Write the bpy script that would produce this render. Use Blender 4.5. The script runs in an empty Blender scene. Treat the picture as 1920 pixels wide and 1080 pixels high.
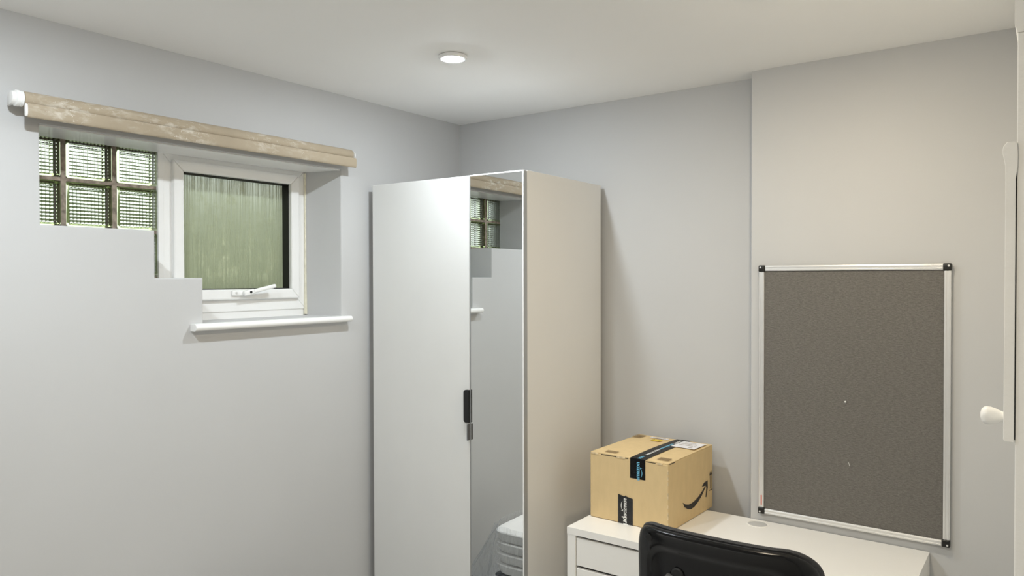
import bpy, bmesh, math, random
from mathutils import Vector, Matrix
random.seed(7)
R = math.radians
SC = bpy.context.scene
COL = SC.collection

# ------------------------------------------------------------------ camera
cam_d = bpy.data.cameras.new('camera'); cam = bpy.data.objects.new('camera', cam_d); COL.objects.link(cam)
RT = Vector((0.8080, 0.5892, -0.0023)).normalized()
FW = Vector((-0.5892, 0.8079, -0.0139)).normalized()
UP = RT.cross(FW).normalized(); RT = FW.cross(UP).normalized()
cam.matrix_world = Matrix(((RT.x, UP.x, -FW.x, 2.3234), (RT.y, UP.y, -FW.y, -2.7657), (RT.z, UP.z, -FW.z, 1.6256), (0, 0, 0, 1)))
cam_d.sensor_width = 36.0; cam_d.lens = 36.0 * 1396.6 / 1920.0
cam_d.clip_start = 0.02; cam_d.clip_end = 200
SC.camera = cam

# ------------------------------------------------------------------ world, exposure
W = bpy.data.worlds.new('overcast_sky'); SC.world = W; W.use_nodes = True
bg = W.node_tree.nodes['Background']
bg.inputs['Color'].default_value = (0.93, 0.97, 1.0, 1); bg.inputs['Strength'].default_value = 0.85
SC.view_settings.view_transform = 'Standard'; SC.view_settings.look = 'None'
SC.view_settings.gamma = 1.0; SC.view_settings.use_curve_mapping = False
SC.view_settings.exposure = 1.32
LAMP_COOL = (0.87, 0.945, 1.0); LAMP_WARM = (1.0, 0.855, 0.635)
LAMP_POWER = 365.0
try:
    SC.cycles.use_denoising = True
    SC.cycles.max_bounces = 14; SC.cycles.diffuse_bounces = 8; SC.cycles.transmission_bounces = 12
    SC.cycles.sample_clamp_indirect = 4.0
    SC.cycles.caustics_reflective = False; SC.cycles.caustics_refractive = True
except Exception:
    pass

CEIL = 2.3614

# ------------------------------------------------------------------ materials
MATS = {}
def mat(name, col, rough=0.5, metal=0.0, noise=None, bump=None, coat=0.0, trans=0.0, ior=1.45, spec=0.5, stretch=(1, 1, 1), col2=None, emit=None):
    """procedural principled material; noise=(scale, amount) varies colour, bump=(scale, strength, distance)"""
    if name in MATS: return MATS[name]
    m = bpy.data.materials.new(name); m.use_nodes = True
    nt = m.node_tree; b = nt.nodes['Principled BSDF']; L = nt.links
    b.inputs['Base Color'].default_value = (*col, 1); b.inputs['Roughness'].default_value = rough
    b.inputs['Metallic'].default_value = metal; b.inputs['IOR'].default_value = ior
    b.inputs['Coat Weight'].default_value = coat; b.inputs['Transmission Weight'].default_value = trans
    b.inputs['Specular IOR Level'].default_value = spec
    tc = nt.nodes.new('ShaderNodeTexCoord'); mp = nt.nodes.new('ShaderNodeMapping')
    mp.inputs['Scale'].default_value = stretch; L.new(tc.outputs['Object'], mp.inputs['Vector'])
    if noise is None: noise = (6.0, 0.02)
    n = nt.nodes.new('ShaderNodeTexNoise'); n.inputs['Scale'].default_value = noise[0]; n.inputs['Detail'].default_value = 6
    L.new(mp.outputs[0], n.inputs['Vector'])
    r = nt.nodes.new('ShaderNodeValToRGB'); a = noise[1]
    c2 = col2 or tuple(max(0, c * (1 - a)) for c in col); c1 = col if col2 else tuple(min(1, c * (1 + a)) for c in col)
    r.color_ramp.elements[0].position = 0.3; r.color_ramp.elements[1].position = 0.7
    r.color_ramp.elements[0].color = (*c2, 1); r.color_ramp.elements[1].color = (*c1, 1)
    L.new(n.outputs['Fac'], r.inputs['Fac']); L.new(r.outputs['Color'], b.inputs['Base Color'])
    if bump:
        n2 = nt.nodes.new('ShaderNodeTexNoise'); n2.inputs['Scale'].default_value = bump[0]; n2.inputs['Detail'].default_value = 4
        L.new(mp.outputs[0], n2.inputs['Vector'])
        bp = nt.nodes.new('ShaderNodeBump'); bp.inputs['Strength'].default_value = bump[1]; bp.inputs['Distance'].default_value = bump[2]
        L.new(n2.outputs['Fac'], bp.inputs['Height']); L.new(bp.outputs['Normal'], b.inputs['Normal'])
    if emit:
        b.inputs['Emission Color'].default_value = (*emit[0], 1); b.inputs['Emission Strength'].default_value = emit[1]
    MATS[name] = m
    return m

def m_blind():
    """beige blind cloth with dried white plaster smears and specks"""
    m = mat('blind_cloth', (0.40, 0.333, 0.243), 0.75, noise=(9, 0.05), bump=(90, 0.15, 0.002))
    nt = m.node_tree; L = nt.links; b = nt.nodes['Principled BSDF']
    src = b.inputs['Base Color'].links[0].from_socket
    tc = nt.nodes.new('ShaderNodeTexCoord')
    def mask(scale, lo, hi, detail, st=(1, 1, 1)):
        mp = nt.nodes.new('ShaderNodeMapping'); mp.inputs['Scale'].default_value = st; L.new(tc.outputs['Object'], mp.inputs['Vector'])
        n = nt.nodes.new('ShaderNodeTexNoise'); n.inputs['Scale'].default_value = scale; n.inputs['Detail'].default_value = detail
        n.inputs['Roughness'].default_value = 0.65
        L.new(mp.outputs[0], n.inputs['Vector'])
        q = nt.nodes.new('ShaderNodeMapRange'); q.inputs['From Min'].default_value = lo; q.inputs['From Max'].default_value = hi
        L.new(n.outputs['Fac'], q.inputs['Value']); return q.outputs[0]
    big = mask(4, 0.50, 0.70, 3, (1, 1, 1)); fine = mask(45, 0.48, 0.68, 8, (1, 0.5, 1.2)); spk = mask(110, 0.64, 0.70, 2)
    mu = nt.nodes.new('ShaderNodeMath'); mu.operation = 'MULTIPLY'; L.new(big, mu.inputs[0]); L.new(fine, mu.inputs[1])
    ad = nt.nodes.new('ShaderNodeMath'); ad.operation = 'MAXIMUM'; L.new(mu.outputs[0], ad.inputs[0])
    s2 = nt.nodes.new('ShaderNodeMath'); s2.operation = 'MULTIPLY'; L.new(spk, s2.inputs[0]); L.new(big, s2.inputs[1])
    L.new(s2.outputs[0], ad.inputs[1]); ad.use_clamp = True
    mx = nt.nodes.new('ShaderNodeMix'); mx.data_type = 'RGBA'
    L.new(ad.outputs[0], mx.inputs['Factor']); L.new(src, mx.inputs['A']); mx.inputs['B'].default_value = (0.80, 0.77, 0.70, 1)
    L.new(mx.outputs['Result'], b.inputs['Base Color'])
    return m

def m_felt():
    m = mat('grey_felt', (0.160, 0.152, 0.139), 0.95, noise=(260, 0.12), bump=(260, 0.6, 0.003), spec=0.15)
    nt = m.node_tree; L = nt.links; b = nt.nodes['Principled BSDF']
    src = b.inputs['Base Color'].links[0].from_socket
    tc = nt.nodes.new('ShaderNodeTexCoord'); mp = nt.nodes.new('ShaderNodeMapping')
    mp.inputs['Rotation'].default_value = (0, R(35), 0); mp.inputs['Scale'].default_value = (40, 40, 160)
    L.new(tc.outputs['Object'], mp.inputs['Vector'])
    n = nt.nodes.new('ShaderNodeTexNoise'); n.inputs['Scale'].default_value = 2.2; n.inputs['Detail'].default_value = 3
    L.new(mp.outputs[0], n.inputs['Vector'])
    q = nt.nodes.new('ShaderNodeMapRange'); q.inputs['To Min'].default_value = 0.82; q.inputs["To Max"].default_value = 1.22
    q.inputs['From Min'].default_value = 0.3; q.inputs['From Max'].default_value = 0.7
    L.new(n.outputs['Fac'], q.inputs['Value'])
    mx = nt.nodes.new('ShaderNodeMix'); mx.data_type = 'RGBA'; mx.blend_type = 'MULTIPLY'; mx.inputs['Factor'].default_value = 1
    L.new(src, mx.inputs['A']); L.new(q.outputs[0], mx.inputs['B']); L.new(mx.outputs['Result'], b.inputs['Base Color'])
    return m

def m_pane():
    """obscured window glass with fine vertical reeding and dried specks"""
    m = bpy.data.materials.new('reeded_glass'); m.use_nodes = True; nt = m.node_tree; L = nt.links
    b = nt.nodes['Principled BSDF']; out = nt.nodes['Material Output']
    b.inputs['Base Color'].default_value = (0.86, 0.92, 0.80, 1); b.inputs['Transmission Weight'].default_value = 1
    b.inputs['Roughness'].default_value = 0.32; b.inputs['IOR'].default_value = 1.45
    tc = nt.nodes.new('ShaderNodeTexCoord'); mp = nt.nodes.new('ShaderNodeMapping'); mp.inputs['Scale'].default_value = (1, 190, 3.0)
    L.new(tc.outputs['Object'], mp.inputs['Vector'])
    n = nt.nodes.new('ShaderNodeTexNoise'); n.inputs['Scale'].default_value = 1.0; n.inputs['Detail'].default_value = 3; L.new(mp.outputs[0], n.inputs['Vector'])
    bp = nt.nodes.new('ShaderNodeBump'); bp.inputs['Strength'].default_value = 0.7; bp.inputs['Distance'].default_value = 0.01
    L.new(n.outputs['Fac'], bp.inputs['Height']); L.new(bp.outputs['Normal'], b.inputs['Normal'])
    # dusty film and paint specks scatter room light
    d = nt.nodes.new('ShaderNodeBsdfDiffuse'); d.inputs['Color'].default_value = (0.50, 0.545, 0.37, 1)
    n2 = nt.nodes.new('ShaderNodeTexNoise'); n2.inputs['Scale'].default_value = 26; n2.inputs['Detail'].default_value = 8; n2.inputs['Roughness'].default_value = 0.7
    L.new(tc.outputs['Object'], n2.inputs['Vector'])
    q = nt.nodes.new('ShaderNodeMapRange'); q.inputs['From Min'].default_value = 0.5; q.inputs['From Max'].default_value = 0.8
    q.inputs['To Min'].default_value = 0.50; q.inputs['To Max'].default_value = 0.95; L.new(n2.outputs['Fac'], q.inputs['Value'])
    q2 = nt.nodes.new('ShaderNodeMapRange'); q2.inputs['From Min'].default_value = 0.35; q2.inputs['From Max'].default_value = 0.65
    q2.inputs['To Min'].default_value = 0.72; q2.inputs['To Max'].default_value = 1.2; L.new(n.outputs['Fac'], q2.inputs['Value'])
    mu = nt.nodes.new('ShaderNodeMath'); mu.operation = 'MULTIPLY'; mu.use_clamp = True; L.new(q.outputs[0], mu.inputs[0]); L.new(q2.outputs[0], mu.inputs[1])
    mx = nt.nodes.new('ShaderNodeMixShader'); L.new(mu.outputs[0], mx.inputs['Fac']); L.new(b.outputs[0], mx.inputs[1]); L.new(d.outputs[0], mx.inputs[2])
    L.new(mx.outputs[0], out.inputs['Surface'])
    return m

def m_glass(name, col, rough):
    m = bpy.data.materials.new(name); m.use_nodes = True; nt = m.node_tree; L = nt.links
    nt.nodes.remove(nt.nodes['Principled BSDF']); out = nt.nodes['Material Output']
    g = nt.nodes.new('ShaderNodeBsdfGlass'); g.inputs['Roughness'].default_value = rough; g.inputs['IOR'].default_value = 1.5
    tc = nt.nodes.new('ShaderNodeTexCoord'); n = nt.nodes.new('ShaderNodeTexNoise'); n.inputs['Scale'].default_value = 30
    L.new(tc.outputs['Object'], n.inputs['Vector'])
    r = nt.nodes.new('ShaderNodeValToRGB'); r.color_ramp.elements[0].color = (*[c * 0.9 for c in col], 1); r.color_ramp.elements[1].color = (*col, 1)
    L.new(n.outputs['Fac'], r.inputs['Fac']); L.new(r.outputs['Color'], g.inputs['Color']); L.new(g.outputs[0], out.inputs['Surface'])
    return m

def m_film():
    """clear crinkled polythene: mostly transparent with glossy highlights"""
    m = bpy.data.materials.new('clear_polythene'); m.use_nodes = True; nt = m.node_tree; L = nt.links
    nt.nodes.remove(nt.nodes['Principled BSDF']); out = nt.nodes['Material Output']
    t = nt.nodes.new('ShaderNodeBsdfTransparent'); t.inputs['Color'].default_value = (0.93, 0.94, 0.95, 1)
    g = nt.nodes.new('ShaderNodeBsdfGlossy'); g.inputs['Roughness'].default_value = 0.12
    d = nt.nodes.new('ShaderNodeBsdfDiffuse'); d.inputs['Color'].default_value = (0.8, 0.82, 0.85, 1)
    tc = nt.nodes.new('ShaderNodeTexCoord'); n = nt.nodes.new('ShaderNodeTexNoise'); n.inputs['Scale'].default_value = 14; n.inputs['Detail'].default_value = 5
    mp = nt.nodes.new('ShaderNodeMapping'); mp.inputs['Scale'].default_value = (1.5, 1.5, 0.5)
    L.new(tc.outputs['Object'], mp.inputs['Vector']); L.new(mp.outputs[0], n.inputs['Vector'])
    bp = nt.nodes.new('ShaderNodeBump'); bp.inputs['Strength'].default_value = 1; bp.inputs['Distance'].default_value = 0.05
    L.new(n.outputs['Fac'], bp.inputs['Height']); L.new(bp.outputs['Normal'], g.inputs['Normal'])
    fr = nt.nodes.new('ShaderNodeLayerWeight'); fr.inputs['Blend'].default_value = 0.25; L.new(bp.outputs['Normal'], fr.inputs['Normal'])
    m0 = nt.nodes.new('ShaderNodeMixShader'); m0.inputs['Fac'].default_value = 0.6; L.new(g.outputs[0], m0.inputs[1]); L.new(d.outputs[0], m0.inputs[2])
    q = nt.nodes.new('ShaderNodeMapRange'); q.inputs['To Min'].default_value = 0.03; q.inputs['To Max'].default_value = 0.5; L.new(fr.outputs['Facing'], q.inputs['Value'])
    mx = nt.nodes.new('ShaderNodeMixShader'); L.new(q.outputs[0], mx.inputs['Fac']); L.new(t.outputs[0], mx.inputs[1]); L.new(m0.outputs[0], mx.inputs[2])
    L.new(mx.outputs[0], out.inputs['Surface'])
    return m

WALL = mat('grey_wall_paint', (0.545, 0.548, 0.550), 0.55, noise=(3, 0.012), bump=(140, 0.05, 0.002), spec=0.3)
CEILM = mat('white_ceiling_paint', (0.88, 0.875, 0.86), 0.8, noise=(2, 0.01), bump=(120, 0.04, 0.002), spec=0.2)
FLOORM = mat('pale_floor', (0.74, 0.735, 0.725), 0.5, noise=(8, 0.08), stretch=(1, 12, 1))
UPVC = mat('white_upvc', (0.84, 0.84, 0.83), 0.28, noise=(5, 0.015))
GLOSSW = mat('white_gloss_paint', (0.88, 0.88, 0.87), 0.22, noise=(8, 0.02), bump=(35, 0.06, 0.003))
CREAMW = mat('old_white_gloss', (0.84, 0.835, 0.81), 0.35, noise=(14, 0.03), bump=(70, 0.25, 0.004))
LAMW = mat('white_laminate', (0.76, 0.755, 0.74), 0.42, noise=(4, 0.008), bump=(60, 0.02, 0.001))
DOORW = mat('satin_white_door', (0.72, 0.72, 0.705), 0.65, noise=(6, 0.012), bump=(110, 0.05, 0.001), spec=0.2)
DESKW = mat('white_desk_foil', (0.86, 0.845, 0.81), 0.35, noise=(4, 0.01))
BLACK = mat('black_rubber', (0.008, 0.008, 0.008), 0.5)
MIRROR = mat('mirror_silver', (0.80, 0.815, 0.81), 0.0, metal=1.0, noise=(2, 0.002))
ALU = mat('brushed_aluminium', (0.84, 0.84, 0.835), 0.36, metal=0.7, noise=(8, 0.01), stretch=(1, 1, 1))
ALUD = mat('door_edge_trim', (0.42, 0.43, 0.44), 0.4, metal=0.4, noise=(10, 0.03))
CARD = mat('corrugated_card', (0.66, 0.50, 0.275), 0.8, noise=(45, 0.035), bump=(150, 0.08, 0.001), stretch=(1, 1, 0.35), spec=0.2)
CARDIN = mat('card_torn_edge', (0.63, 0.50, 0.31), 0.9, noise=(90, 0.25))
PRINT = mat('brown_print', (0.20, 0.14, 0.07), 0.8, noise=(60, 0.3))
INK = mat('black_ink', (0.035, 0.03, 0.025), 0.7, noise=(50, 0.15))
TAPE = mat('black_tape', (0.012, 0.012, 0.013), 0.22, noise=(20, 0.2), bump=(30, 0.15, 0.002))
TBLUE = mat('tape_blue_print', (0.17, 0.50, 0.72), 0.4)
TWHITE = mat('tape_white_print', (0.78, 0.78, 0.76), 0.4)
PAPER = mat('white_label_paper', (0.82, 0.81, 0.83), 0.6)
YELLOW = mat('yellow_label', (0.85, 0.62, 0.05), 0.5)
CHBLK = mat('gloss_black_plastic', (0.004, 0.004, 0.0045), 0.2, noise=(30, 0.2), spec=0.28)
CHFAB = mat('charcoal_fabric', (0.030, 0.030, 0.032), 0.8, noise=(150, 0.3), bump=(240, 0.4, 0.002))
CHGREY = mat('grey_plastic', (0.13, 0.13, 0.13), 0.3)
CHROME = mat('chrome', (0.75, 0.75, 0.76), 0.12, metal=1.0)
BLIND = m_blind(); FELT = m_felt(); PANE = m_pane(); FILM = m_film()
GB_CLEAR = m_glass('block_glass', (0.97, 1.0, 0.95), 0.03)
GB_GROOVE_SHADE = m_glass('block_groove_shade', (0.40, 0.43, 0.34), 0.25)  # tint paints in the dark refraction lines between cells, with some grime
GB_RIM = m_glass('block_rim_glass', (0.78, 0.85, 0.60), 0.08)
MORTAR = mat('dirty_mortar', (0.27, 0.225, 0.18), 0.9, noise=(50, 0.45), bump=(80, 0.6, 0.004))
SEAL = mat('yellowed_sealant', (0.72, 0.69, 0.56), 0.4, noise=(40, 0.1))
HEDGE = mat('hedge_leaves', (0.23, 0.265, 0.14), 0.8, noise=(7, 0.5), col2=(0.10, 0.125, 0.055))
GROUND = mat('garden_ground', (0.17, 0.19, 0.10), 0.9, noise=(5, 0.4))
TUB = mat('white_polypropylene', (0.88, 0.88, 0.88), 0.35, noise=(5, 0.01))
TUBD = mat('slate_plastic', (0.06, 0.075, 0.095), 0.4)
REDL = mat('red_print', (0.72, 0.22, 0.18), 0.6)

# ------------------------------------------------------------------ mesh helpers
def add_box(bm, x0, x1, y0, y1, z0, z1, bev=0.0, seg=2):
    v = [bm.verts.new((x, y, z)) for x in (x0, x1) for y in (y0, y1) for z in (z0, z1)]
    fs = [(0, 1, 3, 2), (4, 6, 7, 5), (0, 4, 5, 1), (2, 3, 7, 6), (0, 2, 6, 4), (1, 5, 7, 3)]
    faces = [bm.faces.new([v[i] for i in f]) for f in fs]
    if bev > 0:
        edges = list({e for f in faces for e in f.edges})
        bmesh.ops.bevel(bm, geom=edges, offset=bev, segments=seg, profile=0.5, affect='EDGES')
def box(x0, x1, y0, y1, z0, z1, bev=0.0, seg=2):
    bm = bmesh.new(); add_box(bm, x0, x1, y0, y1, z0, z1, bev, seg); return bm
def prism(pts, axis, a, b, bev=0.0, seg=2):
    """extrude a 2-D polygon along axis from a to b"""
    bm = bmesh.new()
    def P(p, t): return {'x': (t, p[0], p[1]), 'y': (p[0], t, p[1]), 'z': (p[0], p[1], t)}[axis]
    lo = [bm.verts.new(P(p, a)) for p in pts]; hi = [bm.verts.new(P(p, b)) for p in pts]; n = len(pts)
    bm.faces.new(lo); bm.faces.new(hi[::-1])
    for i in range(n): bm.faces.new([lo[i], hi[i], hi[(i + 1) % n], lo[(i + 1) % n]])
    bmesh.ops.recalc_face_normals(bm, faces=bm.faces)
    if bev > 0:
        bmesh.ops.bevel(bm, geom=list(bm.edges), offset=bev, segments=seg, profile=0.5, affect='EDGES')
    return bm
def lathe(prof, axis='z', n=32, origin=(0, 0, 0), bm=None):
    """prof = [(radius, height)...] around axis"""
    bm = bm or bmesh.new(); rings = []
    for r, h in prof:
        ring = []
        for i in range(n):
            a = 2 * math.pi * i / n; c, s = r * math.cos(a), r * math.sin(a)
            p = {'z': (c, s, h), 'y': (c, h, s), 'x': (h, c, s)}[axis]
            ring.append(bm.verts.new((p[0] + origin[0], p[1] + origin[1], p[2] + origin[2])))
        rings.append(ring)
    for a, b in zip(rings, rings[1:]):
        for i in range(n): bm.faces.new([a[i], a[(i + 1) % n], b[(i + 1) % n], b[i]])
    bm.faces.new(rings[0][::-1]); bm.faces.new(rings[-1])
    bmesh.ops.recalc_face_normals(bm, faces=bm.faces)
    return bm
def tube(pts, rad, n=10, bm=None):
    bm = bm or bmesh.new(); rings = []; pts = [Vector(p) for p in pts]
    for k, p in enumerate(pts):
        t = (pts[min(k + 1, len(pts) - 1)] - pts[max(k - 1, 0)]).normalized()
        u = t.cross(Vector((0, 0, 1)) if abs(t.z) < .9 else Vector((1, 0, 0))).normalized(); v = t.cross(u)
        r = rad[k] if isinstance(rad, (list, tuple)) else rad
        rings.append([bm.verts.new(p + (u * math.cos(2 * math.pi * i / n) + v * math.sin(2 * math.pi * i / n)) * r) for i in range(n)])
    for a, b in zip(rings, rings[1:]):
        for i in range(n): bm.faces.new([a[i], a[(i + 1) % n], b[(i + 1) % n], b[i]])
    bm.faces.new(rings[0][::-1]); bm.faces.new(rings[-1])
    bmesh.ops.recalc_face_normals(bm, faces=bm.faces)
    return bm
def obj(name, bm, m, parent=None, smooth=False, loc=None, rot=None):
    me = bpy.data.meshes.new(name); bm.to_mesh(me); bm.free()
    for x in (m if isinstance(m, (list, tuple)) else [m]): me.materials.append(x)
    o = bpy.data.objects.new(name, me); COL.objects.link(o)
    if smooth:
        for p in me.polygons: p.use_smooth = True
        try: me.set_sharp_from_angle(angle=R(38))
        except Exception: pass
    if parent: o.parent = parent
    if loc: o.location = loc
    if rot: o.rotation_euler = rot
    return o
def link(name, me, parent, loc=(0, 0, 0), rot=(0, 0, 0)):
    o = bpy.data.objects.new(name, me); COL.objects.link(o); o.parent = parent; o.location = loc; o.rotation_euler = rot; return o
def tag(o, label=None, cat=None, group=None, kind=None):
    if label: o['label'] = label
    if cat: o['category'] = cat
    if group: o['group'] = group
    if kind: o['kind'] = kind
    return o
def thing(name, label, cat, loc=(0, 0, 0), rz=0.0, group=None, kind=None):
    o = bpy.data.objects.new(name, None); COL.objects.link(o); o.location = loc; o.rotation_euler = (0, 0, rz)
    o.empty_display_size = 0.1
    return tag(o, label, cat, group, kind)
def text_mesh(body, size, depth=0.0, bold=0.0):
    c = bpy.data.curves.new('lettering', 'FONT'); c.body = body; c.size = size; c.align_x = 'CENTER'; c.align_y = 'CENTER'
    c.extrude = depth; c.offset = bold; c.resolution_u = 3
    o = bpy.data.objects.new('lettering', c); COL.objects.link(o)
    dg = bpy.context.evaluated_depsgraph_get(); me = bpy.data.meshes.new_from_object(o.evaluated_get(dg))
    bpy.data.objects.remove(o); bpy.data.curves.remove(c)
    return me
def text(name, body, size, m, parent, mw, bold=0.0):
    """flat lettering; mw maps text-plane x,y,z to the parent's local frame"""
    me = text_mesh(body, size, 0.00005, bold); me.transform(mw); me.materials.clear(); me.materials.append(m)
    o = bpy.data.objects.new(name, me); COL.objects.link(o); o.parent = parent; return o
def frame_m(origin, xdir, ydir):
    x, y = Vector(xdir).normalized(), Vector(ydir).normalized(); z = x.cross(y)
    return Matrix(((x.x, y.x, z.x, origin[0]), (x.y, y.y, z.y, origin[1]), (x.z, y.z, z.z, origin[2]), (0, 0, 0, 1)))

# ------------------------------------------------------------------ room shell
BACK = -3.70; RIGHT = 2.80
tag(obj('floor', box(-0.3, RIGHT + .2, BACK - .2, 0.2, -0.1, 0), FLOORM), 'pale floor of the small grey room', 'floor', kind='structure')
tag(obj('ceiling', box(-0.3, RIGHT + .2, BACK - .2, 0.2, CEIL, CEIL + .1), CEILM), 'plain white painted ceiling', 'ceiling', kind='structure')

# left wall with the stepped window opening
YB = [BACK - .2, -1.846, -1.515, -1.350, -0.745, 0.0]
ZB = [0.0, 1.474, 1.627, 1.779, 2.062, CEIL]
def is_open(i, j):
    if j == 4 or j == 0: return False
    if i == 1: return j == 3
    if i == 2: return j in (2, 3)
    if i == 3: return j in (1, 2, 3)
    return False
bm = bmesh.new(); WT = -0.275; F = {}; B = {}
for i, y in enumerate(YB):
    for j, z in enumerate(ZB):
        F[i, j] = bm.verts.new((0, y, z))
        B[i, j] = bm.verts.new((WT, -0.82 if i == 4 else y, z))
fr_edges = []
for i in range(5):
    for j in range(5):
        if is_open(i, j):
            for (di, dj, a, b) in ((-1, 0, (i, j), (i, j + 1)), (1, 0, (i + 1, j), (i + 1, j + 1)), (0, -1, (i, j), (i + 1, j)), (0, 1, (i, j + 1), (i + 1, j + 1))):
                if not is_open(i + di, j + dj):
                    bm.faces.new([F[a], F[b], B[b], B[a]]); fr_edges.append((F[a], F[b]))
        else:
            bm.faces.new([F[i, j], F[i + 1, j], F[i + 1, j + 1], F[i, j + 1]]); bm.faces.new([B[i, j], B[i, j + 1], B[i + 1, j + 1], B[i + 1, j]])
for i in range(5):
    bm.faces.new([F[i, 0], B[i, 0], B[i + 1, 0], F[i + 1, 0]]); bm.faces.new([F[i, 5], F[i + 1, 5], B[i + 1, 5], B[i, 5]])
for j in range(5):
    bm.faces.new([F[0, j], F[0, j + 1], B[0, j + 1], B[0, j]]); bm.faces.new([F[5, j], B[5, j], B[5, j + 1], F[5, j + 1]])
bm.edges.ensure_lookup_table()
es = [bm.edges.get(e) for e in fr_edges]
bmesh.ops.recalc_face_normals(bm, faces=bm.faces)
bmesh.ops.bevel(bm, geom=[e for e in es if e], offset=0.004, segments=3, profile=0.5, affect='EDGES')
bmesh.ops.recalc_face_normals(bm, faces=bm.faces)
tag(obj('wall_left', bm, WALL), 'light grey wall with the stepped window opening', 'wall', kind='structure')

# far wall with the shallow projecting chimney breast
bm = prism([(-0.3, 0.2), (-0.3, 0.0), (1.4405, 0.0), (1.4405, -0.0985), (RIGHT + .2, -0.100), (RIGHT + .2, 0.2)], 'z', 0, CEIL)
e = [e for e in bm.edges if all(abs(v.co.x - 1.4405) < 1e-4 and abs(v.co.y + 0.0985) < 1e-3 for v in e.verts)]
bmesh.ops.bevel(bm, geom=e, offset=0.004, segments=3, profile=0.5, affect='EDGES')
tag(obj('wall_far', bm, WALL), 'light grey far wall with a shallow projecting breast behind the notice board', 'wall', kind='structure')
tag(obj('wall_right', box(RIGHT, RIGHT + .2, BACK - .2, -0.1, 0, CEIL), WALL), 'light grey wall on the right behind the built-in cupboard', 'wall', kind='structure')
tag(obj('wall_near', box(0.0, RIGHT, BACK - .2, BACK, 0, CEIL), WALL), 'light grey wall behind the viewpoint', 'wall', kind='structure')

# ------------------------------------------------------------------ outside the window
tag(obj('garden_ground', box(-14, WT - .02, -12, 8, -0.2, 0.35), GROUND), 'dull green ground outside beyond the window', 'ground', kind='structure')
hb = bmesh.new()
bmesh.ops.create_grid(hb, x_segments=90, y_segments=26, size=1)
for v in hb.verts:
    y, z = v.co.x * 5.0, (v.co.y + 1) * 0.93
    w = 0.16 * math.sin(3.1 * y + 1.2 * z) + 0.12 * math.sin(7.3 * y - 4 * z) + random.uniform(-.08, .08)
    v.co = Vector((w - 0.12 * (z - 1.1) ** 2, y, z))
ext = bmesh.ops.extrude_face_region(hb, geom=list(hb.faces))
for g in ext['geom']:
    if isinstance(g, bmesh.types.BMVert): g.co.x -= 0.8
bmesh.ops.recalc_face_normals(hb, faces=hb.faces)
tag(obj('garden_hedge', hb, HEDGE, loc=(-2.6, -1.2, 0.35)), 'green hedge outside, blurred through the obscured window glass', 'hedge')

# ------------------------------------------------------------------ window 1: white casement with obscured glass
w1 = thing('window_1', 'white plastic casement window with reeded obscured glass', 'window', (0, 0, 0), kind='structure')
def miter_frame(name, y0, y1, z0, z1, wd, x0, x1, m, parent, bev=0.003):
    """four mitred members, each its own mesh"""
    mem = [[(y0, z0), (y0, z1), (y0 + wd, z1 - wd), (y0 + wd, z0 + wd)], [(y1, z0), (y1 - wd, z0 + wd), (y1 - wd, z1 - wd), (y1, z1)],
           [(y0, z1), (y1, z1), (y1 - wd, z1 - wd), (y0 + wd, z1 - wd)], [(y0, z0), (y0 + wd, z0 + wd), (y1 - wd, z0 + wd), (y1, z0)]]
    for q in mem:
        c = [sum(p[k] for p in q) / 4 for k in (0, 1)]
        q = [(p[0], p[1]) for p in q]
        obj(name, prism(q, 'x', x0, x1, bev, 2), m, parent)
FX = -0.170
miter_frame('frame_member', -1.400, -0.788, 1.500, 2.066, 0.046, FX - .07, FX, UPVC, w1)
miter_frame('sash_member', -1.363, -0.829, 1.545, 2.041, 0.039, FX - .055, FX + .016, UPVC, w1, 0.005)
miter_frame('glazing_gasket', -1.3245, -0.8675, 1.5835, 2.0025, 0.0035, FX - .040, FX - .002, BLACK, w1, 0.0)
gl = obj('glass_pane', box(FX - .046, FX - .040, -1.3255, -0.8665, 1.5825, 2.0035), PANE, w1)
obj('soffit_lining', box(FX + .001, -.003, -1.8455, -0.7475, 2.0585, 2.0619), GLOSSW, w1)
obj('coupling_strip', box(FX - .06, FX + .004, -1.412, -1.392, 1.60, 2.064, 0.002), UPVC, w1)
obj('packing_strip', box(FX - .05, FX - .004, -1.40, -0.786, 1.472, 1.502, 0.002), UPVC, w1)
pts = [(FX + .004, -0.7925, z) for z in (2.055, 1.9, 1.75, 1.6, 1.478)]
obj('sealant_bead', tube(pts, [.005, .0035, .004, .0045, .007], 8), SEAL, w1, True)
# inner sill with bullnose front and horns over the wall
sy0, sy1, szt, szb = -1.396, -0.7195, 1.4735, 1.4500
prof = [(0.0, szb), (0.022, szb)] + [(0.025 + 0.0118 * math.sin(a), (szt + szb) / 2 - 0.0118 * math.cos(a)) for a in [R(k) for k in range(0, 181, 20)]] + [(0.0, szt)]
bm = prism(prof, 'y', sy0, sy1); add_box(bm, FX, 0.002, -1.3495, -0.7455, szb + .002, szt)
sl = obj('window_sill', bm, GLOSSW, w1, True)
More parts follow.
